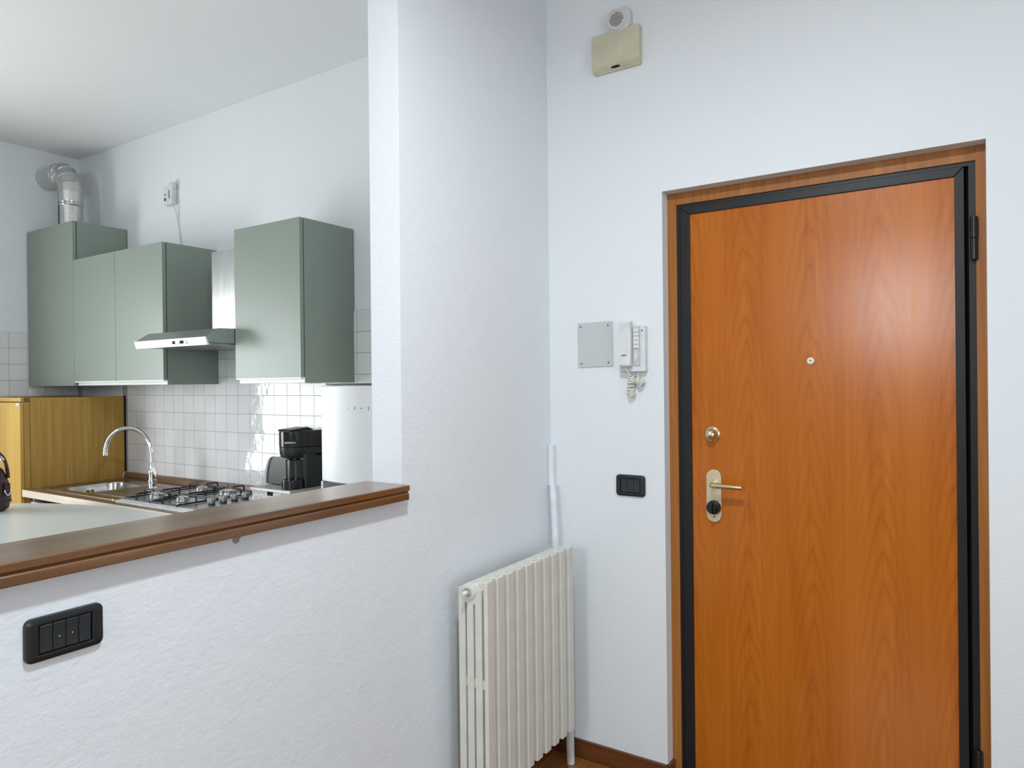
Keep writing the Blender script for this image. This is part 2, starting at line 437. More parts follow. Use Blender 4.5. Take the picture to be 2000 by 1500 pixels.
# ------------------------------------------------------------------ entrance door
YD = YW+.050
door = thing('door_1', (-.42, YD, 0), None, None); door['kind'] = 'structure'
b = MB(); b.box(DX0, -.857, YD, YD+.06, 0, DZ, .003); b.build('jamb', M['jamb'], door)
b = MB(); b.box(.017, DX1, YD, YD+.06, 0, DZ, .003); b.build('jamb', M['jamb'], door)
b = MB(); b.box(-.8565, .0165, YD+.002, YD+.06, 2.011, DZ, .003)
hj = MB()
b.build('head_jamb', M['jamb'], door)
b = MB()
b.box(-.857, -.846, YD+.008, YD+.07, 0, 2.011, .002); b.box(.000, .017, YD+.008, YD+.07, 0, 2.011, .002)
b.box(-.846, .000, YD+.008, YD+.07, 1.999, 2.011, .002)
b.build('steel_frame', M['steel_black'], door)
b = MB(); b.box(-.857, .017, YD+.045, YD+.075, 0, 2.011); b.build('rebate', M['black_gap'], door)
leaf = MB(); leaf.box(-.812, -.032, YD+.008, YD+.045, .006, 1.974, .001, 1)
leaf = leaf.build('leaf', M['door'], door)
for poly, nm in (
    ([(-.844, .004), (-.810, .004), (-.810, 1.972), (-.844, 1.998)], 'edge_profile'),
    ([(-.034, .004), (-.010, .004), (-.010, 1.998), (-.034, 1.972)], 'edge_profile'),
    ([(-.844, 1.9985), (-.0105, 1.9985), (-.0345, 1.9725), (-.8095, 1.9725)], 'edge_profile')):
    b = MB(); b.prism(poly, 'y', YD+.002, YD+.044, .0022, 2); b.build(nm, M['steel_black'], leaf)
# lever handle set
def pill(x, z0, z1, w_, n=10):
    r = w_/2; P = []
    for k in range(n+1): a = math.pi*k/n; P.append((x+r*math.cos(a), z1-r+r*math.sin(a)))
    for k in range(n+1): a = math.pi+math.pi*k/n; P.append((x+r*math.cos(a), z0+r+r*math.sin(a)))
    return P
yl = YD+.008
b = MB(); b.prism(pill(-.7345, .914, 1.094, .052), 'y', yl-.009, yl+.001, .003, 2, 50); b.build('handle_plate', M['brass_plate'], leaf)
b = MB()
b.lathe([(.014, 0), (.014, .004), (.0085, .006), (.0085, .046)], (-.731, yl-.009, 1.046), (0, -1, 0))
b.tube([(-.731, yl-.040, 1.046), (-.729, yl-.050, 1.0465), (-.722, yl-.056, 1.0467), (-.705, yl-.058, 1.0464), (-.66, yl-.058, 1.0455), (-.628, yl-.056, 1.0445)], [.0085, .0088, .009, .0088, .0080, .0078], 14)
b.build('lever', M['brass'], leaf)
b = MB(); b.lathe([(.0235, 0), (.0245, .006), (.022, .016), (.016, .018), (.015, .024), (.001, .026)], (-.733, yl-.009, .966), (0, -1, 0)); b.build('thumb_turn', M['black_gloss'], leaf)
b = MB(); b.box(-.7365, -.7295, yl-.050, yl-.032, .950, .982, .003, 2); b.build('turn_grip', M['black_gloss'], leaf)
b = MB(); b.lathe([(.0036, 0), (.0036, .0015), (.001, .002)], (-.7335, yl-.0088, .934), (0, -1, 0)); b.build('plate_screw', M['screw'], leaf)
b = MB(); b.lathe([(.027, 0), (.0275, .004), (.024, .008), (.020, .009), (.018, .014), (.0165, .030), (.015, .036), (.009, .041), (.001, .042)], (-.739, yl, 1.214), (0, -1, 0)); b.build('lock_knob', M['brass'], leaf)
b = MB(); b.lathe([(.0125, 0), (.0125, .003), (.0105, .005), (.004, .0055), (.001, .004)], (-.4235, yl, 1.4555), (0, -1, 0)); b.build('peephole', M['brass_plate'], leaf)
b = MB(); b.lathe([(.0022, 0), (.001, .0012)], (-.4235, yl-.0052, 1.4575), (0, -1, 0)); b.build('peephole_lens', M['black_gloss'], leaf)
for z0 in (1.729, .222):
    b = MB()
    b.lathe([(.0075, 0), (.0095, .004), (.0095, .060), (.0085, .0615), (.0105, .063), (.0105, .118), (.009, .122), (.004, .123)], (.0125, YD-.004, z0), 'z', 18)
    b.box(.004, .018, YD-.003, YD+.012, z0+.01, z0+.113, .001, 1)
    b.build('hinge', M['hinge'], door)

# ------------------------------------------------------------------ wall fittings by the door
# siren
o = thing('alarm_siren', (-1.033, YW, 2.677), 'small white round-grilled alarm sounder high on the wall above the cream box', 'siren')
b = MB(); b.prism(rrect(-1.075, -.990, 2.634, 2.720, .024), 'y', YW-.028, YW, .006, 2, 40); b.build('housing', M['ivory'], o)
b = MB(); b.lathe([(.037, 0), (.037, .003), (.034, .006), (.031, .006), (.030, .004), (.001, .004)], (-1.040, YW-.028, 2.677), (0, -1, 0)); g_ = b.build('grille', M['ivory'], o)
b = MB()
for i in range(-5, 6):
    for j in range(-5, 6):
        if i*i+j*j <= 26:
            x_, z_ = -1.040+i*.0049+(j % 2)*.0024, 2.677+j*.0047
            b.box(x_-.0016, x_+.0016, YW-.0328, YW-.0315, z_-.0015, z_+.0015)
hl = b.build('grille_holes', M['dark_print'], o); hl['kind'] = 'stuff'
# cream box
o = thing('emergency_lamp_box', (-1.033, YW, 2.573), 'yellowed cream plastic box screwed high on the wall below the round sounder', 'box')
b = MB()
b.prism([(YW, 2.512), (YW-.010, 2.512), (YW-.027, 2.527), (YW-.029, 2.534), (YW-.028, 2.640), (YW-.025, 2.643), (YW, 2.643)], 'x', -1.139, -.956, .003, 2)
b.build('cover', M['aged_cream'], o)
b = MB(); b.box(-1.136, -.959, YW-.012, YW, 2.508, 2.5118, .001, 1); b.build('base_plate', M['aged_cream'], o)
b = MB(); cc, nn, tt = Vector((-1.050, YW-.0180, 2.5185)), Vector((0, -.66, -.75)), Vector((0, -.75, .66))
b.rings([[cc+nn*h_+Vector((math.cos(2*math.pi*i/20)*.018, 0, 0))+tt*math.sin(2*math.pi*i/20)*.0042 for i in range(20)] for h_ in (0, .0008)]); b.build('opening', M['black_gap'], o)
b = MB(); b.prism([(-1.064, 2.541), (-1.030, 2.541), (-1.047, 2.572)], 'y', YW-.0298, YW-.0280, .0008, 1); b.build('arrow_boss', M['aged_cream'], o)
# grey cover plate
o = thing('junction_cover', (-1.1495, YW, 1.532), 'flat grey square junction cover with four screws, left of the intercom', 'cover plate')
b = MB(); b.prism([(-1.220, 1.449), (-1.079, 1.452), (-1.080, 1.616), (-1.221, 1.614)], 'y', YW-.004, YW, .0012, 1); b.build('plate', M['grey_plate'], o)
for x_, z_ in ((-1.208, 1.600), (-1.097, 1.601), (-1.206, 1.464), (-1.096, 1.466)):
    b = MB(); b.lathe([(.0034, 0), (.0034, .001), (.002, .0016)], (x_, YW-.004, z_), (0, -1, 0), 12); b.build('screw', M['screw'], o)
# intercom
o = thing('intercom', (-.995, YW, 1.51), 'white wall intercom handset with coiled cord, between the grey cover and the door', 'intercom')
b = MB(); b.prism(rrect(-1.043, -.946, 1.430, 1.592, .006), 'y', YW-.026, YW, .004, 2, 40); b.build('base', M['white_plastic'], o)
b = MB(); b.prism(rrect(-.986, -.964, 1.452, 1.590, .004), 'y', YW-.032, YW-.026, .002, 2, 40); b.build('button_panel', M['grey_plate'], o)
for k in range(5):
    b = MB(); b.box(-.985, -.965, YW-.0365, YW-.0315, 1.5125+k*.0142, 1.5250+k*.0142, .0012, 1); b.build('button', M['white_plastic'], o)
b = MB(); b.prism([(-.985, 1.462), (-.975, 1.472), (-.969, 1.484), (-.975, 1.496), (-.985, 1.506)], 'y', YW-.0345, YW-.0315, .001, 1); b.build('key_button', M['white_plastic'], o)
b = MB(); b.lathe([(.003, 0), (.003, .001)], (-.957, YW-.026, 1.574), (0, -1, 0), 10); b.build('screw', M['screw'], o)
hs = MB()
hs.prism([(YW-.026, 1.448), (YW-.052, 1.448), (YW-.057, 1.456), (YW-.050, 1.50), (YW-.050, 1.57), (YW-.057, 1.60), (YW-.052, 1.608), (YW-.026, 1.608)], 'x', -1.034, -.990, .004, 2)
hs = hs.build('handset', M['white_plastic'], o)
b = MB(); b.box(-1.023, -1.006, YW-.0545, YW-.0515, 1.4865, 1.490, .0005, 1); b.build('nameplate', M['dark_print'], hs)
def coil(path, R_, turns, n, r):
    P = [Vector(p) for p in path]; out = []
    L = len(P)-1
    for i in range(n+1):
        s_ = i/n*L; k = min(int(s_), L-1); t_ = s_-k
        p = P[k].lerp(P[k+1], t_); d = (P[min(k+1, L)]-P[k]).normalized(); u = d.orthogonal().normalized(); v = d.cross(u)
        a = 2*math.pi*turns*i/n; out.append(p+(u*math.cos(a)+v*math.sin(a))*R_)
    return out
b = MB()
b.tube([(-1.012, YW-.040, 1.449), (-1.010, YW-.036, 1.436), (-1.003, YW-.030, 1.422), (-1.000, YW-.022, 1.414)], .0022, 8)
b.tube(coil([(-1.000, YW-.018, 1.414), (-1.004, YW-.018, 1.395), (-1.006, YW-.016, 1.362), (-1.001, YW-.016, 1.345)], .0120, 8, 160, .002), .0027, 7)
b.tube(coil([(-.999, YW-.014, 1.400), (-.985, YW-.018, 1.404), (-.972, YW-.018, 1.398), (-.963, YW-.016, 1.386)], .0125, 7, 140, .002), .0027, 7)
b.tube([(-.972, YW-.012, 1.392), (-.976, YW-.012, 1.410), (-.978, YW-.014, 1.431)], .0022, 8)
b.build('coiled_cord', M['cord'], o)
# switches
def switch(origin, face, w_, h_, n, label, kname):
    """face 'y' : on the back wall, facing -y;  'x' : on the partition, facing +x.  built in (u, v) = along wall, up"""
    o = thing(kname, origin, label, 'light switch')
    def tr(bm):
        if face == 'x': bmesh.ops.rotate(bm.b, verts=bm.b.verts[:], cent=(0,0,0), matrix=Matrix.Rotation(math.pi/2, 3, 'Z'))
        return bm
    off = Vector((0,0,0))
    u, v = w_/2, h_/2; iu, iv = u*.66, v*.62
    # frame = lofted rounded rings with an opening
    def ring(a, c, r, y): return [(p[0], y, p[1]) for p in rrect(-a, a, -c, c, r, 5)]
    b = MB()
    b.rings([ring(u, v, .012, 0), ring(u, v, .012, -.004), ring(u*.985, v*.975, .011, -.0075), ring(u*.90, v*.86, .006, -.010),
             ring(iu+.004, iv+.004, .002, -.0105), ring(iu+.002, iv+.002, .0015, -.0095), ring(iu+.001, iv+.001, .001, -.004)], True, True)
    tr(b).build('frame', M['black'], o, off=off)
    wk = 2*iu/n
    for k in range(n):
        x0 = -iu + k*wk
        b = MB(); b.prism([(-.003, -iv), (-.0085, -iv), (-.0075, -iv*.1), (-.0100, iv), (-.003, iv)], 'x', x0+.0005, x0+wk-.0005, .0008, 1)
        r_ = tr(b).build('rocker', M['rocker'], o, off=off)
        if (n == 4 and k in (1, 2)):
            b = MB(); b.lathe([(.0011, 0), (.0011, .0006)], (x0+wk/2, -.0078, -.002), (0, -1, 0), 10)
            tr(b).build('indicator', M['grey_plate'], r_, off=off)
    return o
switch((-1.015, YW, 1.026), 'y', .110, .076, 3, 'black three-rocker light switch on the wall between radiator and door', 'light_switch')
switch((XP1, .606, .968), 'x', .128, .076, 4, 'large black four-rocker light switch on the half wall under the wooden ledge', 'light_switch')

# ------------------------------------------------------------------ radiator
XA, XB, Y0, P_ = -1.285, -1.180, 1.668, .0548
rad = thing('radiator', (-1.232, 1.942, 0), 'cream cast-iron column radiator on the half wall beside the door corner', 'radiator')
def section():
    b = MB()
    q = P_-.0014
    pl = [(XB-.013, .0006), (XB-.004, .0006), (XB, .0035), (XB, .033), (XB-.001, .0345), (XB-.0085, .0385), (XB-.0098, q-.0006), (XB-.013, q-.0006)]
    pts = [(x_, y_+Y0) for x_, y_ in pl]
    b.prism(pts, 'z', .172, .816, .0012, 1)
    yc = Y0+q/2
    for xc in (-1.2728, -1.2428, -1.2128):
        b.box(xc-.0116, xc+.0116, Y0+.0012, Y0+q-.0012, .20, .79, .0045, 2)
    # mid bridge
    b.box(-1.276, XB-.010, Y0+.006, yc+.016, .500, .526, .006, 2)
    # bottom hub and its lower lip
    b.prism([(-1.285, .200), (-1.275, .180), (XB-.011, .176), (XB-.011, .238), (-1.22, .250), (-1.285, .232)], 'y', Y0+.002, Y0+q-.002, .004, 2)
    # top hub (side outline) and cap that narrows in front
    b.prism([(-1.285, .755), (-1.285, .778), (-1.277, .794), (-1.255, .806), (-1.212, .809), (-1.212, .752), (-1.23, .742), (-1.25, .742)], 'y', Y0+.001, Y0+q-.001, .007, 3)
    b.prism([(-1.220, Y0+.001), (-1.220, Y0+q-.001), (-1.210, Y0+q-.020), (-1.198, Y0+q-.018), (XB-.010, Y0+q-.001), (XB-.010, Y0+.001), (-1.198, Y0+.012), (-1.210, Y0+.012)], 'z', .770, .812, .004, 2)
    return b
s0 = section().build('section', M['radiator'], rad, 30)
for k in range(1, 10): place(s0, rad, (0, k*P_, 0))
b = MB(); b.lathe([(.0225, 0), (.0225, .006), (.019, .008), (.014, .0085), (.001, .0085)], (-1.243, Y0+.001, .783), (0, -1, 0), 24); b.build('plug', M['radiator'], rad)
b = MB(); b.lathe([(.0135, 0), (.0135, .008), (.011, .010), (.001, .010)], (-1.243, Y0-.0076, .783), (0, -1, 0), 6); b.build('plug_nut', M['nickel'], rad)
b = MB(); b.lathe([(.0065, 0), (.0065, .010), (.005, .013), (.001, .0135)], (-1.243, Y0-.0165, .783), (0, -1, 0), 8); b.build('vent_valve', M['lit_white'], rad)
b = MB(); b.lathe([(.016, 0), (.016, .012), (.010, .014), (.010, .03)], (-1.236, Y0+10*P_-.002, .205), (0, 1, 0), 18); b.build('valve', M['pipe'], rad)
for z_ in (.30, .70):
    b = MB(); b.cyl((-1.262, Y0+.3, z_), (XP1, Y0+.3, z_), .007, 10); b.build('wall_bracket', M['radiator'], rad)
o = thing('heating_pipe', (-1.312, 2.295, 0), 'short white pipe standing in the wall corner above the radiator', 'pipe')
b = MB(); b.tube([(-1.300, 2.285, .78), (-1.303, 2.287, .86), (-1.316, 2.297, 1.000), (-1.317, 2.298, 1.010)], [.0135, .0135, .0135, .0120], 14); b.build('tube', M['pipe'], o)
b = MB(); b.prism(rrect(-1.342, -1.320, 2.303, 2.331, .008), 'z', 1.004, 1.16, .004, 2, 40); b.build('paint_collar', M['wall'], o)
b = MB(); b.tube([(-1.238, 2.271, -.001), (-1.2375, 2.266, .10), (-1.2365, 2.252, .19), (-1.236, 2.236, .205)], .0145, 14)
tag(b.build('radiator_pipe', M['pipe'], None, off=Vector((-1.238, 2.271, 0))), 'white pipe rising from the floor to the foot of the radiator', 'pipe')

# ------------------------------------------------------------------ wooden ledge on the half wall
led = thing('bar_ledge', (-1.40, .4, 1.073), 'dark stained wooden bar ledge running along the top of the half wall', 'ledge')
b = MB(); b.prism([(-1.484, 1.0985), (-1.314, 1.0985), (-1.3125, 1.100), (-1.3125, 1.1125), (-1.315, 1.115), (-1.484, 1.115)], 'y', -.9, YP-.001, .001, 1); b.build('top_board', M['ledge'], led)
b = MB(); b.prism([(-1.341, 1.0735), (-1.316, 1.0735), (-1.3145, 1.075), (-1.3145, 1.0905), (-1.318, 1.0945), (-1.3195, 1.0984), (-1.341, 1.0984)], 'y', -.9, YP-.002, .0008, 1); b.build('front_moulding', M['ledge'], led)
b = MB(); b.box(-1.480, -1.3415, -.9, YP-.002, 1.0735, 1.0984); b.build('core_board', M['ledge'], led)

# ------------------------------------------------------------------ kitchen wall cabinets
YF = 2.015
def wall_cab(name, x0, x1, z0, z1, label, handle=True, open_bottom=.025):
    o = thing(name, ((x0+x1)/2, YW, z0), label, 'kitchen cabinet', 'sage green wall cabinets')
    yb = YW-.0075
    b = MB()
    yc = YF+.023
    b.box(x0, x0+.018, yc, yb, z0, z1, .0008, 1); b.box(x1-.018, x1, yc, yb, z0, z1, .0008, 1)
    b.box(x0+.018, x1-.018, yc, yb, z1-.018, z1); b.box(x0+.018, x1-.018, yc+.001, yb, z0, z0+.018)
    b.box(x0+.018, x1-.018, yb-.008, yb, z0+.018, z1-.018)
    b.build('carcass', M['green'], o)
    d0 = z0+open_bottom if handle else z0
    b = MB(); b.box(x0+.0012, x1-.0012, YF, YF+.0185, d0, z1-.001, .001, 1); b.build('door', M['green'], o)
    b = MB(); b.box(x0+.006, x1-.006, YF+.0187, YF+.0228, d0+.01, z1-.012); b.build('gap_shade', M['green_dark'], o)  # dark fill that paints the shade in the gap behind the door
    if handle:
        b = MB(); b.prism([(YF+.0005, d0-.008), (YF+.0005, d0-.0002), (YF+.024, d0-.0002), (YF+.024, z0+.0005), (YF+.020, z0+.0005), (YF+.020, d0-.008)], 'x', x0+.003, x1-.001, .0008, 1)
        b.build('edge_handle', M['alu'], o)
    return o
wall_cab('wall_cabinet', XF+.008, -4.300, 1.405, 2.352, 'tallest sage green wall cabinet, in the corner under the metal flue', False)
wall_cab('wall_cabinet', -4.300, -3.8505, 1.405, 2.125, 'narrow sage green wall cabinet between the tall corner one and the one beside the hood')
wall_cab('wall_cabinet', -3.850, -3.400, 1.405, 2.125, 'sage green wall cabinet just left of the extractor hood')
wall_cab('wall_cabinet', -2.820, -2.376, 1.405, 2.110, 'sage green wall cabinet right of the extractor hood, above the coffee machine')

# range hood
hood = thing('range_hood', (-3.108, YW, 1.58), 'stainless steel extractor hood with chimney between two green cabinets', 'range hood')
hx0, hx1 = -3.397, -2.823
b = MB(); b.prism([(1.868, 1.612), (1.938, 1.656), (YW-.008, 1.668), (YW-.008, 1.592), (1.886, 1.590), (1.880, 1.590)], 'x', hx0, hx1, .001, 1); b.build('canopy', M['steel'], hood)
b = MB(); b.prism([(1.8655, 1.6145), (1.8700, 1.6145), (1.886, 1.580), (1.8745, 1.5785)], 'x', hx0-.001, hx1+.001, .0012, 2); b.build('front_panel', M['lit_white'], hood)  # white instead of steel: the window's reflection is put into the colour
b = MB(); b.prism(rrect(-3.085, -2.965, 1.588, 1.606, .008), 'y', 1.8655, 1.8715, .001, 1, 40); b.build('switch_surround', M['lit_white'], hood)
b = MB(); b.prism(rrect(-3.075, -2.985, 1.590, 1.604, .005), 'y', 1.8640, 1.8700, .001, 1, 40); b.build('switch_slot', M['black_gap'], hood)
b = MB(); b.prism(rrect(-3.045, -3.012, 1.5905, 1.6035, .002), 'y', 1.8610, 1.8690, .001, 1, 40); b.build('slider', M['lit_white'], hood)
b = MB(); b.box(hx0+.012, hx1-.012, 1.890, YW-.02, 1.5855, 1.592, .002, 1); b.build('filter', M['filter'], hood)
b = MB()
for k in range(26):
    x_ = hx0+.03+k*.0205; b.box(x_, x_+.012, 1.905, YW-.04, 1.582, 1.5856, .001, 1)
fs = b.build('filter_ribs', M['steel'], hood)
b = MB(); b.box(-3.190, -2.990, 2.150, YW-.008, 1.660, 2.067, .0015, 1); b.build('chimney', M['steel_v'], hood)

# flue pipe
fl = thing('flue_pipe', (-4.560, 2.130, 2.352), 'shiny metal flue pipe bending from the tall corner cabinet into the wall', 'flue pipe')
fx, fy = -4.560, 2.130
b = MB()
b.lathe([(.064, 0), (.064, .135), (.066, .137), (.068, .142), (.066, .147), (.064, .149), (.064, .153), (.066, .156), (.068, .162), (.067, .168), (.067, .225)], (fx, fy, 2.352), 'z', 32)
b.build('riser', M['flue'], fl)
b = MB(); b.box(fx-.012, fx-.004, fy-.0665, fy-.0645, 2.353, 2.575); b.build('seam', M['dark_grey'], fl)
# segmented elbow
cz, rr_ = 2.577, .130
seg = []
for k in range(6):
    a = k*18
    ca, sa = math.cos(math.radians(a)), math.sin(math.radians(a))
    seg.append(Vector((fx-rr_+rr_*ca, fy, cz+rr_*sa)))
b = MB()
n = 32
def ringat(p, d, r):
    d = d.normalized(); u = Vector((0, 1, 0)); v = d.cross(u)
    return [p+(u*math.cos(2*math.pi*i/n)+v*math.sin(2*math.pi*i/n))*r for i in range(n)]
rings = []
for k, p in enumerate(seg):
    a = math.radians(k*18); d = Vector((-math.sin(a), 0, math.cos(a)))
    r = .0655
    rings += [ringat(p-d*.0045, d, r), ringat(p-d*.0025, d, r+.0028), ringat(p+d*.0025, d, r+.0028), ringat(p+d*.0045, d, r)]
b.rings(rings); b.build('elbow', M['flue'], fl, 25)
b = MB(); b.lathe([(.0645, 0), (.0645, .2)], (fx-rr_+.004, fy, cz+rr_), (-1, 0, 0), 32); b.build('horizontal_pipe', M['flue'], fl)
b = MB(); b.lathe([(.074, 0), (.074, .002), (.0655, .004), (.0655, .010)], (XF, fy, cz+rr_), (1, 0, 0), 32); b.build('wall_collar', M['white_plastic'], fl)

# gas detector on the wall
o = thing('gas_detector', (-3.80, YW, 2.48), 'small white gas detector on the kitchen wall with a thin dangling cord', 'detector')
b = MB(); b.prism(rrect(-3.855, -3.772, 2.428, 2.532, .010), 'y', YW-.034, YW, .006, 2, 40); b.build('case', M['white_plastic'], o)
b = MB(); b.lathe([(.026, 0), (.026, .02), (.020, .026), (.001, .027)], (-3.788, YW-.010, 2.530), (0, -1, 0), 20); b.build('sensor_dome', M['white_plastic'], o)
b = MB(); b.box(-3.802, -3.795, YW-.0355, YW-.0335, 2.460, 2.508); b.build('vent_slot', M['dark_print'], o)
b = MB(); b.box(-3.850, -3.824, YW-.0355, YW-.0335, 2.486, 2.490); b.build('label_strip', M['dark_print'], o)
b = MB(); b.prism(rrect(-3.848, -3.828, 2.452, 2.468, .003), 'y', YW-.0355, YW-.0335, 0); b.build('indicator', M['screw'], o)
b = MB(); b.lathe([(.009, 0), (.009, .003), (.001, .004)], (-3.822, YW-.034, 2.444), (0, -1, 0), 16); b.build('test_button', M['lit_white'], o)
b = MB(); b.tube([(-3.782, YW-.020, 2.430), (-3.768, YW-.010, 2.38), (-3.757, YW-.006, 2.31), (-3.742, YW-.005, 2.25), (-3.722, YW-.006, 2.18), (-3.716, YW-.010, 2.127)], .0019, 6)
b.tube([(-3.770, YW-.006, 2.49), (-3.752, YW-.005, 2.44), (-3.757, YW-.005, 2.38), (-3.762, YW-.005, 2.33), (-3.750, YW-.005, 2.28), (-3.745, YW-.005, 2.23), (-3.728, YW-.006, 2.17)], .0013, 6)
b.build('cord', M['grey_plate'], o)

# ------------------------------------------------------------------ oak cupboard in the corner
oak = thing('oak_cupboard', (-4.60, 2.05, 0), 'honey oak corner cupboard with bright front door, standing left of the sink', 'cupboard')
ox1, oyf, oz = -4.337, 1.772, 1.342
b = MB(); b.box(ox1-.016, ox1, oyf+.030, YW-.016, 0, oz-.002, .0008, 1); b.build('side_panel', M['oak'], oak)
b = MB(); b.box(XF+.006, XF+.022, oyf, YW-.016, 0, oz); b.box(XF+.022, ox1-.016, YW-.03, YW-.016, 0, oz-.03); b.box(XF+.022, ox1-.018, oyf+.02, YW-.03, oz-.03, oz-.004); b.build('carcass', M['oak'], oak)
b = MB(); b.box(XF+.022, ox1-.032, oyf-.002, oyf+.016, oz-.022, oz, .001, 1); b.build('top_rail', M['oak_lit'], oak)
b = MB(); b.box(ox1-.032, ox1, oyf, oyf+.028, oz-.024, oz, .001, 1); b.build('corner_block', M['oak_trim'], oak)
b = MB(); b.box(ox1-.016, ox1-.0005, oyf+.0005, oyf+.0275, 0, oz-.025, .0008, 1); b.build('front_stile', M['oak'], oak)
b = MB(); b.box(ox1-.004, ox1+.0004, oyf+.0277, oyf+.0300, 0, oz-.004); b.build('shadow_joint', M['oak_trim'], oak)
b = MB(); b.box(ox1-.004, ox1+.002, YW-.016, YW-.0072, .84, oz, .0005, 1); b.build('back_strip', M['black_gap'], oak)
b = MB(); b.box(XF+.010, ox1-.004, oyf-.018, oyf-.0015, .62, oz-.027, .0015, 1); dr = b.build('door', M['oak_lit'], oak)
b = MB(); b.box(XF+.010, ox1-.004, oyf-.018, oyf-.0015, .05, .615, .0015, 1); b.build('lower_door', M['oak_lit'], oak)
b = MB(); b.prism(rrect(ox1-.045, ox1-.008, oz-.046, oz-.029, .006), 'y', oyf-.021, oyf-.017, .001, 1, 40); b.build('hinge_plate', M['white_plastic'], oak)
b = MB(); b.lathe([(.003, 0), (.003, .001)], (ox1-.015, oyf-.021, oz-.041), (0, -1, 0), 10); b.build('hinge_screw', M['screw'], oak)
b = MB(); b.lathe([(.004, 0), (.004, .001), (.001, .0012)], (ox1, 2.077, 1.305), (1, 0, 0), 10); b.build('plugged_hole', M['oak_trim'], oak)

# ------------------------------------------------------------------ worktop with base units
WZ = .842
wx0, wx1, wyf = -4.334, -2.02, 1.757
wt = thing('worktop', (-3.2, 2.04, WZ), 'walnut-look kitchen worktop with pale front edge under sink and hob', 'worktop')
sx0, sx1, syf, syb = -4.235, -3.490, 1.845, 2.215      # sink opening (cut)
b = MB(); zb = WZ-.038
for (a, c, d, e) in ((wx0, sx0+.02, wyf+.002, YW-.008), (sx1-.02, wx1, wyf+.002, YW-.008), (sx0+.02, sx1-.02, wyf+.002, syf+.02), (sx0+.02, sx1-.02, syb-.02, YW-.008)):
    b.box(a, c, d, e, zb, WZ)
b.build('top', M['walnut'], wt)
b = MB(); b.box(wx0, wx1, wyf, wyf+.0018, zb, WZ, .0004, 1); b.build('edge_band', M['edge_band'], wt)
b = MB(); b.prism([(YW-.008, WZ), (YW-.034, WZ), (YW-.026, WZ+.032), (YW-.008, WZ+.036)], 'x', wx0+.012, wx1, .001, 1); up = thing('worktop_upstand', (-3.2, YW, WZ), 'sloped wooden upstand along the tiles behind tap and hob', 'upstand'); b.build('strip', M['walnut'], up)
b = MB(); b.prism([(YW-.0075, WZ), (YW-.035, WZ), (YW-.027, WZ+.033), (YW-.0075, WZ+.037)], 'x', wx0+.004, wx0+.0118, .0005, 1); b.build('end_cap', M['lit_white'], up)
base = thing('base_cabinet', (-3.2, 2.06, 0), 'white base cabinets with dark plinth carrying the wooden worktop', 'kitchen cabinet')
b = MB(); b.box(wx0+.004, wx1, wyf+.05, YW-.01, .10, .50); b.box(wx0+.004, wx0+.02, wyf+.05, YW-.01, .50, zb-.001); b.box(wx1-.018, wx1, wyf+.05, YW-.01, .50, zb-.001); b.box(-3.48, -3.465, wyf+.05, YW-.01, .50, zb-.001); b.box(wx0+.02, wx1-.018, YW-.03, YW-.01, .50, zb-.001); b.build('carcass', M['lit_white'], base)
b = MB(); b.box(wx0+.02, wx1-.02, wyf+.09, YW-.05, 0, .0995); b.build('plinth', M['dark_grey'], base)
for k in range(4):
    x0 = wx0+.03+k*(wx1-wx0-.03)/4; x1 = x0+(wx1-wx0-.03)/4-.004
    b = MB(); b.box(x0, x1, wyf+.030, wyf+.0495, .11, zb-.03, .001, 1); b.build('door', M['lit_white'], base)

# sink
sk = thing('sink', (-3.86, 2.03, WZ), 'inset stainless steel sink with grooved drainer beside the oak cupboard', 'sink')
b = MB()
N6 = 7
def rr3(x0, x1, y0, y1, r, z): return [(p[0], p[1], z) for p in rrect(x0, x1, y0, y1, r, N6)]
bx0, bx1, by0, by1 = -4.175, -3.865, 1.872, 2.190
b.rings([rr3(sx0, sx1, syf-.028, syb+.035, .035, WZ-.0005), rr3(sx0+.002, sx1-.002, syf-.026, syb+.033, .033, WZ+.0035), rr3(sx0+.010, sx1-.010, syf-.018, syb+.025, .03, WZ+.0040),
         rr3(sx0+.014, sx1-.014, syf-.014, syb+.021, .028, WZ+.0018), rr3(bx0, bx1, by0, by1, .075, WZ+.0015), rr3(bx0+.004, bx1-.004, by0+.004, by1-.004, .072, WZ-.004),
         rr3(bx0+.018, bx1-.018, by0+.018, by1-.018, .065, WZ-.140), rr3(bx0+.035, bx1-.035, by0+.035, by1-.035, .055, WZ-.158)], False, True)
b.build('basin', M['sink_steel'], sk, 40)
b = MB()
for k in range(13):
    y_ = 1.885+k*.0235
    b.prism(rrect(-3.835, -3.515, y_, y_+.010, .004, 3), 'z', WZ+.0012, WZ+.0065, .002, 1, 40)
b.build('drainer_ribs', M['sink_steel'], sk)
b = MB(); b.lathe([(.042, 0), (.042, .002), (.036, .004), (.030, .001), (.001, .001)], (-4.02, 2.03, WZ-.158), 'z', 24); b.build('strainer', M['chrome'], sk)
for k in range(5):
    hh = .0075 if k != 2 else .003
    b = MB(); y_ = 2.010+k*.0085
    b.box(bx0+.0045, bx0+.0095, y_, y_+.0045, WZ-.033-hh, WZ-.033+hh, .0008, 1); b.build('overflow_slot', M['black_gap'], sk)

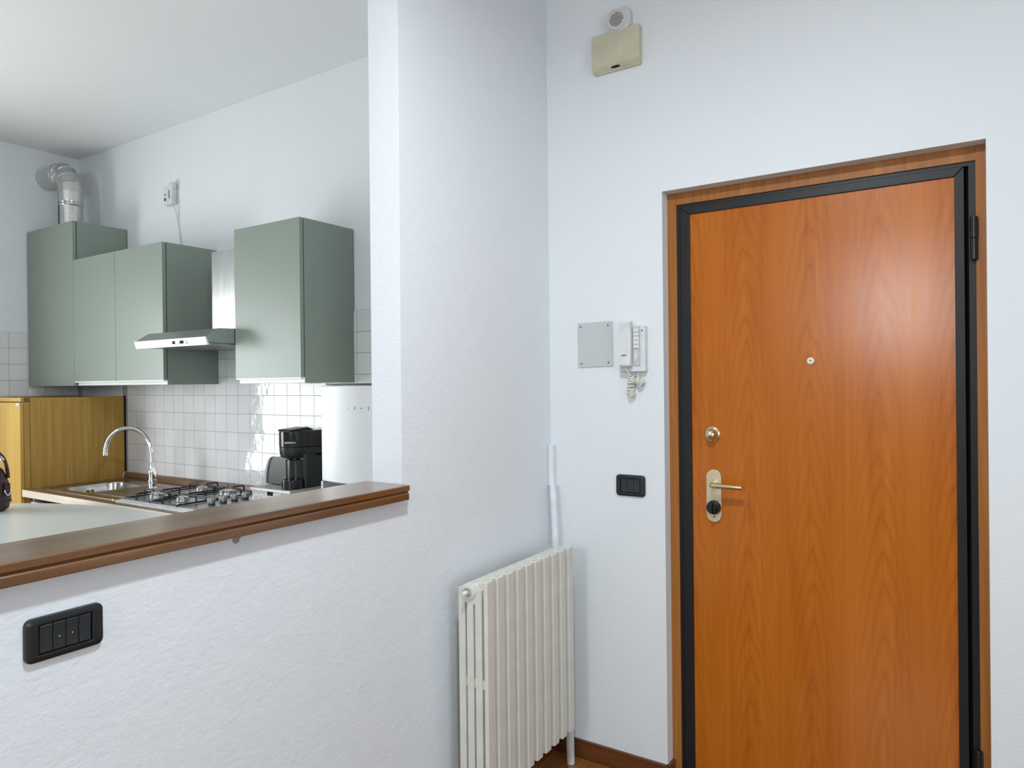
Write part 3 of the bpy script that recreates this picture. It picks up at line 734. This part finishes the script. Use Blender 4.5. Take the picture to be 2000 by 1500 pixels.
# tap
tx, ty = -3.710, 2.128
dvec = Vector((-.9, -.43, 0)).normalized()
tap = thing('kitchen_tap', (tx, ty, WZ), 'chrome swan-neck kitchen tap with side lever arching over the sink', 'tap')
b = MB(); b.lathe([(.025, 0), (.025, .006), (.021, .010), (.019, .014), (.019, .035), (.0215, .038), (.0215, .048), (.0185, .052), (.0185, .082), (.021, .086), (.021, .098), (.017, .104), (.012, .108), (.012, .118)], (tx, ty, WZ+.0005), 'z', 28); b.build('body', M['chrome'], tap)
p = Vector((tx, ty, 0)); rad_ = .138
pts = [p+Vector((0, 0, WZ+.115)), p+Vector((0, 0, .985)), p-dvec*.001+Vector((0, 0, 1.01))]
for k in range(0, 19):
    a = math.pi*k/18*1.0
    pts.append(p+dvec*(rad_-rad_*math.cos(a))+Vector((0, 0, 1.035+.137*math.sin(a))))
pts.append(pts[-1]+Vector((0, 0, -.006))+dvec*-.001)
b = MB(); b.tube(pts, .0115, 16); b.build('spout', M['chrome'], tap)
b = MB(); b.lathe([(.0125, 0), (.0130, .003), (.0130, .012), (.009, .0125), (.009, .004), (.001, .004)], pts[-1]+Vector((0,0,.006)), (0, 0, -1), 18); b.build('aerator', M['chrome'], tap)
b = MB(); b.tube([p+Vector((.010, -.004, WZ+.092)), p+Vector((.022, -.006, WZ+.104)), p+Vector((.028, -.008, WZ+.122))], [.009, .008, .006], 12)
lv = b.build('lever', M['chrome'], tap)
hp = p+Vector((.010, -.012, WZ+.150)); hq = p+Vector((.075, -.020, WZ+.085))
dd = (hq-hp); L_ = dd.length; du = dd.normalized(); dn = Vector((0, 1, 0)); dw = du.cross(dn).normalized()
b = MB()
outl = [(0, .006), (L_*.12, .011), (L_*.55, .012), (L_*.95, .014), (L_, .012), (L_, -.012), (L_*.95, -.014), (L_*.55, -.012), (L_*.12, -.011), (0, -.006)]
inn = [(L_*.1, .004), (L_*.18, .006), (L_*.42, .007), (L_*.50, .004), (L_*.50, .002), (L_*.50, -.002), (L_*.50, -.004), (L_*.42, -.007), (L_*.18, -.006), (L_*.1, -.004)]
mk = lambda Q, t_: [hp+du*a+dw*c+dn*t_ for a, c in Q]
A, B_, C_, D_ = mk(outl, -.004), mk(outl, .004), mk(inn, .004), mk(inn, -.004)
b.rings([A, B_, C_, D_, A], False, False)
bmesh.ops.remove_doubles(b.b, verts=b.b.verts[:], dist=1e-6); bmesh.ops.recalc_face_normals(b.b, faces=b.b.faces[:])
b.build('lever_loop', M['white_chrome'], tap)

# gas hob
hb = thing('gas_hob', (-3.13, 2.06, WZ), 'steel four-burner gas hob with black pan supports set in the worktop', 'hob')
hx0_, hx1_, hy0, hy1 = -3.462, -2.865, 1.800, 2.285
b = MB(); b.prism([(hy0, WZ), (hy0, WZ+.004), (hy0+.036, WZ+.0095), (hy1-.006, WZ+.0095), (hy1, WZ+.004), (hy1, WZ)], 'x', hx0_, hx1_, .0015, 2); b.build('plate', M['steel'], hb)
b = MB(); b.prism([(hy0-.001, WZ+.0005), (hy0-.001, WZ+.0045), (hy0+.034, WZ+.0105), (hy0+.036, WZ+.0096), (hy0+.003, WZ+.0005)], 'x', hx0_, hx1_, .0004, 1); b.build('bevel_glare', M['lit_white'], hb)  # added white strip, paints the window's reflection on the steel bevel
bz = WZ+.0095
BURN = ((-3.335, 1.935, .036), (-3.120, 1.935, .030), (-3.335, 2.175, .030), (-3.120, 2.175, .044))
for (x_, y_, r) in BURN:
    b = MB(); b.lathe([(r*1.35, 0), (r*1.25, .002), (r*.95, .004), (r*.92, .012), (r, .013), (r, .016), (r*.9, .018)], (x_, y_, bz), 'z', 28); bu = b.build('burner', M['burner'], hb)
    b = MB(); b.lathe([(r*.88, 0), (r*.9, .003), (r*.8, .006), (.001, .0065)], (x_, y_, bz+.018), 'z', 24); b.build('burner_cap', M['nickel'], bu)
for (gx0, gx1) in ((-3.442, -3.232), (-3.222, -3.012)):
    b = MB(); r = .0042; g0, g1 = 1.838, 2.268
    zf = bz+.006; zt = bz+.034
    b.tube([(gx0, g0, zf), (gx1, g0, zf), (gx1, g1, zf), (gx0, g1, zf), (gx0, g0, zf), (gx0+.01, g0, zf)], r, 8)
    gy = (g0+g1)/2
    b.tube([(gx0, gy, zf), (gx1, gy, zf)], r, 8)
    xm = (gx0+gx1)/2
    for y_ in (1.935, 2.175):
        for (sx_, ex) in ((gx0, gx0+.075), (gx1, gx1-.075)):
            k_ = 1 if ex > sx_ else -1
            b.tube([(sx_, y_, zf), (sx_, y_, zt-.010), (sx_+k_*.004, y_, zt-.002), (sx_+k_*.012, y_, zt), (ex, y_, zt)], r, 8)
        for s_, e_ in ((y_-.10 if y_ < 2 else gy, y_-.028), (gy if y_ < 2 else y_+.093, y_+.028)):
            k_ = 1 if e_ > s_ else -1
            b.tube([(xm, s_, zf), (xm, s_, zt-.010), (xm, s_+k_*.004, zt-.002), (xm, s_+k_*.012, zt), (xm, e_, zt)], r, 8)
    for (x_, y_) in ((gx0, g0), (gx1, g0), (gx0, g1), (gx1, g1)): b.cyl((x_, y_, bz-.0003), (x_, y_, zf), .005, 8)
    b.build('pan_support', M['cast_iron'], hb)
for y_ in (1.955, 2.015, 2.075, 2.135):
    b = MB(); b.lathe([(.016, 0), (.016, .006), (.014, .008)], (-2.925, y_, bz), 'z', 20); kb = b.build('knob_base', M['black'], hb)
    b = MB(); b.lathe([(.0185, 0), (.0195, .004), (.0185, .018), (.0165, .021), (.001, .0215)], (-2.925, y_, bz+.008), 'z', 20); b.build('knob', M['knob'], hb)

# coffee tin and machine
cb = thing('coffee_box', (-2.637, 2.15, WZ), 'pale grey COFFEE capsule box standing on the worktop right of the hob', 'box')
b = MB(); b.box(-2.772, -2.508, 2.060, 2.290, WZ+.0005, .918, .003, 2); b.build('drawer_body', M['tin'], cb)
b = MB(); b.box(-2.776, -2.504, 2.055, 2.294, .9185, .930, .003, 2); b.build('lid', M['tin_top'], cb)
b = MB(); b.box(-2.776, -2.504, 2.0535, 2.0555, .919, .9295, .0005, 1); b.build('lid_edge', M['lit_white'], cb)
b = MB(); b.box(-2.662, -2.627, 2.0565, 2.0600, .900, .9165, .0005, 1); b.build('label_holder', M['black_gap'], cb)
def text(body, size, mat, name, parent, M4, ext=.0006):
    cu = bpy.data.curves.new(name, 'FONT'); cu.body = body; cu.size = size; cu.extrude = ext; cu.align_x = 'LEFT'; cu.resolution_u = 3
    t_ = bpy.data.objects.new('tmp_text', cu); COL.objects.link(t_)
    me = bpy.data.meshes.new_from_object(t_.evaluated_get(bpy.context.evaluated_depsgraph_get()))
    bpy.data.objects.remove(t_); bpy.data.curves.remove(cu)
    me.transform(M4); me.transform(Matrix.Translation(-Vector(parent['_o']))); me.materials.clear(); me.materials.append(mat)
    o = bpy.data.objects.new(name, me); COL.objects.link(o); o.parent = parent; return o
RX = Matrix.Rotation(math.pi/2, 4, 'X')
text('COFFEE', .058, M['letter'], 'lettering', cb, Matrix.Translation((-2.768, 2.0597, .858)) @ Matrix.Rotation(math.radians(-5), 4, 'Y') @ RX)

cm = thing('coffee_machine', (-2.575, 2.18, .93), 'black capsule coffee machine with round head standing on the grey box', 'coffee machine')
hx, hy = -2.592, 2.160
b = MB(); b.prism(rrect(-2.640, -2.512, 2.150, 2.312, .018), 'z', .9305, 1.085, .003, 2, 40); b.build('body', M['black'], cm)
b = MB(); b.lathe([(.058, 0), (.060, .006), (.060, .125), (.057, .128)], (-2.588, 2.178, .9315), 'z', 36); b.build('column', M['black_gloss'], cm)
b = MB()
b.lathe([(.048, 0), (.060, .004), (.069, .022), (.070, .050), (.0688, .0505)], (hx, hy, 1.064), 'z', 40)
b.prism([(hx, hy-.045), (hx+.066, hy-.010), (-2.512, hy+.05), (-2.512, 2.312), (-2.64, 2.312), (-2.66, hy+.03)], 'z', 1.072, 1.113, .003, 2); b.build('lower_head', M['black'], cm)
b = MB()
b.lathe([(.0688, 0), (.0705, .001), (.0712, .010), (.0712, .066), (.068, .072), (.001, .0725)], (hx, hy, 1.1155), 'z', 40)
b.prism([(hx+.01, hy-.03), (hx+.066, hy-.010), (-2.510, hy+.05), (-2.510, 2.314), (-2.642, 2.314), (-2.662, hy+.03)], 'z', 1.116, 1.190, .004, 2); hd = b.build('upper_head', M['black_gloss'], cm)
b = MB(); b.prism([(hy-.066, 1.187), (hy-.060, 1.196), (hy+.04, 1.203), (hy+.075, 1.190), (hy+.02, 1.186)], 'x', hx-.042, hx+.042, .003, 2); b.build('lid_lever', M['black'], cm)
b = MB(); b.lathe([(.010, 0), (.008, .016), (.004, .018)], (hx+.004, hy-.030, 1.066), (0, 0, -1), 16); b.build('nozzle', M['black_gloss'], cm)
b = MB(); b.lathe([(.044, 0), (.047, .003), (.048, .036), (.046, .040), (.040, .041), (.039, .039), (.001, .039)], (-2.560, 2.115, .9305), 'z', 32); b.build('cup_stand', M['black_gloss'], cm)
tk = MB()
prof = [(2.170, .9325), (2.230, .9325), (2.230, 1.062), (2.20, 1.066), (2.170, 1.062)]
tk.prism([(-2.795, .9325), (-2.645, .9325), (-2.645, 1.062), (-2.735, 1.064), (-2.752, 1.058), (-2.766, 1.045), (-2.780, 1.015), (-2.790, .98)], 'y', 2.155, 2.245, .004, 2, 30)
tk.build('water_tank', M['black'], cm)
b = MB(); b.tube([(-2.797, 2.153, .9365), (-2.792, 2.153, .98), (-2.782, 2.153, 1.015), (-2.768, 2.153, 1.046), (-2.754, 2.153, 1.060), (-2.737, 2.153, 1.0655), (-2.69, 2.153, 1.0655)], [.0075, .0075, .007, .006, .005, .004, .002], 8); b.build('chrome_strip', M['white_chrome'], cm)
tm = Matrix.Translation((hx-.030, hy-.0735, 1.134)) @ RX
to = text('NESPRESSO', .0105, M['letter'], 'lettering', cm, tm, .0004)
# wrap the word round the head
for v in to.data.vertices:
    P0 = v.co + Vector(cm['_o']); s_ = (P0.x-hx)/.0714; dep = .0718 + (hy-.0735-P0.y)*.3
    a = s_ + .57
    v.co = Vector((hx+dep*math.sin(a), hy-dep*math.cos(a), P0.z)) - Vector(cm['_o'])

# ------------------------------------------------------------------ fridge
fr = thing('refrigerator', (-1.728, 2.04, 0), 'white two-door refrigerator standing against the pier behind the half wall', 'refrigerator')
fx0, fx1, fyd = -1.988, -1.464, 1.800
b = MB(); b.box(fx0, fx1, fyd+.006, YW-.012, .03, 1.395, .006, 2); b.build('body', M['fridge'], fr)
b = MB(); b.box(fx0+.01, fx1, 1.79, YW-.009, 1.3955, 1.4010, .001, 1); b.build('top_board', M['dark_grey'], fr)
def fdoor(z0, z1, nm):
    P = [(fx0, fyd+.005), (fx0, fyd-.022)]
    for k in range(13):
        t_ = k/12; x_ = fx0+.004+(fx1-fx0-.008)*t_
        P.append((x_, fyd-.026-.020*(1-(2*t_-1)**4)))
    P += [(fx1, fyd-.022), (fx1, fyd+.005)]
    b = MB(); b.prism(P, 'z', z0, z1, .007, 3, 40); return b.build(nm, M['fridge'], fr, 30)
fdoor(1.046, 1.393, 'freezer_door'); fdoor(.07, 1.012, 'fridge_door')
b = MB(); b.box(fx0+.012, fx1-.004, fyd-.030, fyd+.004, 1.013, 1.045, .002, 1); b.build('grip_recess', M['dark_grey'], fr)
b = MB(); b.box(fx0, fx0+.0115, fyd-.028, fyd+.004, 1.0125, 1.0455, .001, 1); b.build('hinge_cover', M['fridge'], fr)
b = MB(); b.box(fx0+.02, fx1-.02, fyd+.03, YW-.03, 0, .0295); b.build('foot_base', M['dark_grey'], fr)
for x_, h_, w_ in ((-1.8255, .004, .0015), (-1.795, .012, .0018), (-1.762, .004, .004), (-1.728, .012, .0018)):
    t_ = (x_-fx0-.004)/(fx1-fx0-.008); y_ = fyd-.026-.020*(1-(2*t_-1)**4)
    b = MB(); b.box(x_-w_, x_+w_, y_-.0006, y_+.002, 1.314-h_/2, 1.314+h_/2); b.build('badge_mark', M['screw'], fr)

# ------------------------------------------------------------------ white counter top behind the half wall
TZ = .833
ct = thing('white_table', (-2.6, .9, 0), 'white laminate table top behind the half wall with the dark red bag on it', 'table')
poly = [(-1.49, -.30), (-1.49, 1.70), (-2.02, 1.70), (-2.02, 1.7545), (-3.02, 1.7545), (-3.30, 1.742), (-3.58, 1.708), (-3.74, 1.657), (-3.90, 1.575), (-4.02, 1.48), (-4.10, 1.35), (-4.13, 1.20), (-4.13, -.10), (-4.08, -.25), (-3.95, -.30)]
b = MB(); b.prism(poly, 'z', TZ-.030, TZ, .003, 2); b.build('top', M['table_white'], ct)
for x_, y_ in ((-1.56, -.2), (-1.56, 1.60), (-3.9, -.2), (-3.70, 1.50)):
    b = MB(); b.box(x_-.025, x_+.025, y_-.025, y_+.025, 0, TZ-.0305, .003, 1); b.build('leg', M['lit_white'], ct)

# handbag
hg = thing('handbag', (-3.77, 1.40, TZ), 'dark burgundy leather handbag with metal rings on the white table', 'handbag')
bd = Vector((-.85, -.53, 0)).normalized(); bn = Vector((-bd.y, bd.x, 0))
c0 = Vector((-3.645, 1.462, 0)) + bd*.218
def bagring(z, a, d, sh=0):
    out = []
    for i in range(28):
        t_ = 2*math.pi*i/28; ct_, st_ = math.cos(t_), math.sin(t_)
        ex = .55
        u = math.copysign(abs(ct_)**ex, ct_)*a; v = math.copysign(abs(st_)**ex, st_)*d
        out.append(c0+bd*(u+sh)+bn*v+Vector((0, 0, z)))
    return out
b = MB(); b.rings([bagring(TZ+.0005, .135, .055), bagring(TZ+.012, .150, .070), bagring(TZ+.055, .158, .078), bagring(TZ+.095, .158, .074), bagring(TZ+.135, .153, .062), bagring(TZ+.17, .147, .045), bagring(TZ+.190, .142, .030), bagring(TZ+.200, .134, .020)]); b.build('body', M['leather'], hg, 60)
b = MB(); b.rings([bagring(TZ+.040, .1590, .0785), bagring(TZ+.044, .1605, .080), bagring(TZ+.048, .1595, .079)]); b.build('seam_band', M['leather'], hg)
def bagp(u, v, z): return c0+bd*u+bn*v+Vector((0, 0, TZ+z))
b = MB()
for v0 in (-.030, .034):
    pp = []
    for k in range(15):
        a = math.pi*k/14; cq = math.cos(a); pp.append(bagp(-.150*math.copysign(abs(cq)**.3, cq), v0*(1-.3*math.sin(a)), .150+.125*math.sin(a)))
    b.tube(pp, .0075, 10)
b.build('handle', M['leather'], hg)
b = MB()
for z_, u_ in ((.245, -.128),):
    b.tube([bagp(u_-.006, -.024, z_-.014), bagp(u_, -.024, z_), bagp(u_+.014, -.023, z_+.010)], .0105, 12)
b.build('handle_ferrule', M['nickel'], hg)
b = MB(); pp = []
ce = bagp(-.1585, -.008, .100); e1 = bn
for k in range(13):
    a = math.pi+math.pi*k/12; pp.append(ce + e1*.019*math.cos(a) + Vector((0, 0, .026*math.sin(a))) - bd*.006)
b.tube(pp, .0032, 8); b.build('ring', M['chrome'], hg)
b = MB(); q_ = ce - bd*.002
b.prism(rrect(-.016, .016, -.012, .030, .008), 'y', -.004, .004, .002, 2, 40)
bmesh.ops.rotate(b.b, verts=b.b.verts[:], cent=(0,0,0), matrix=Matrix.Rotation(math.atan2(e1.y, e1.x), 3, 'Z'))
bmesh.ops.translate(b.b, verts=b.b.verts[:], vec=q_); b.build('ring_tab', M['leather'], hg)

for o in bpy.data.objects:
    if '_o' in o: del o['_o']
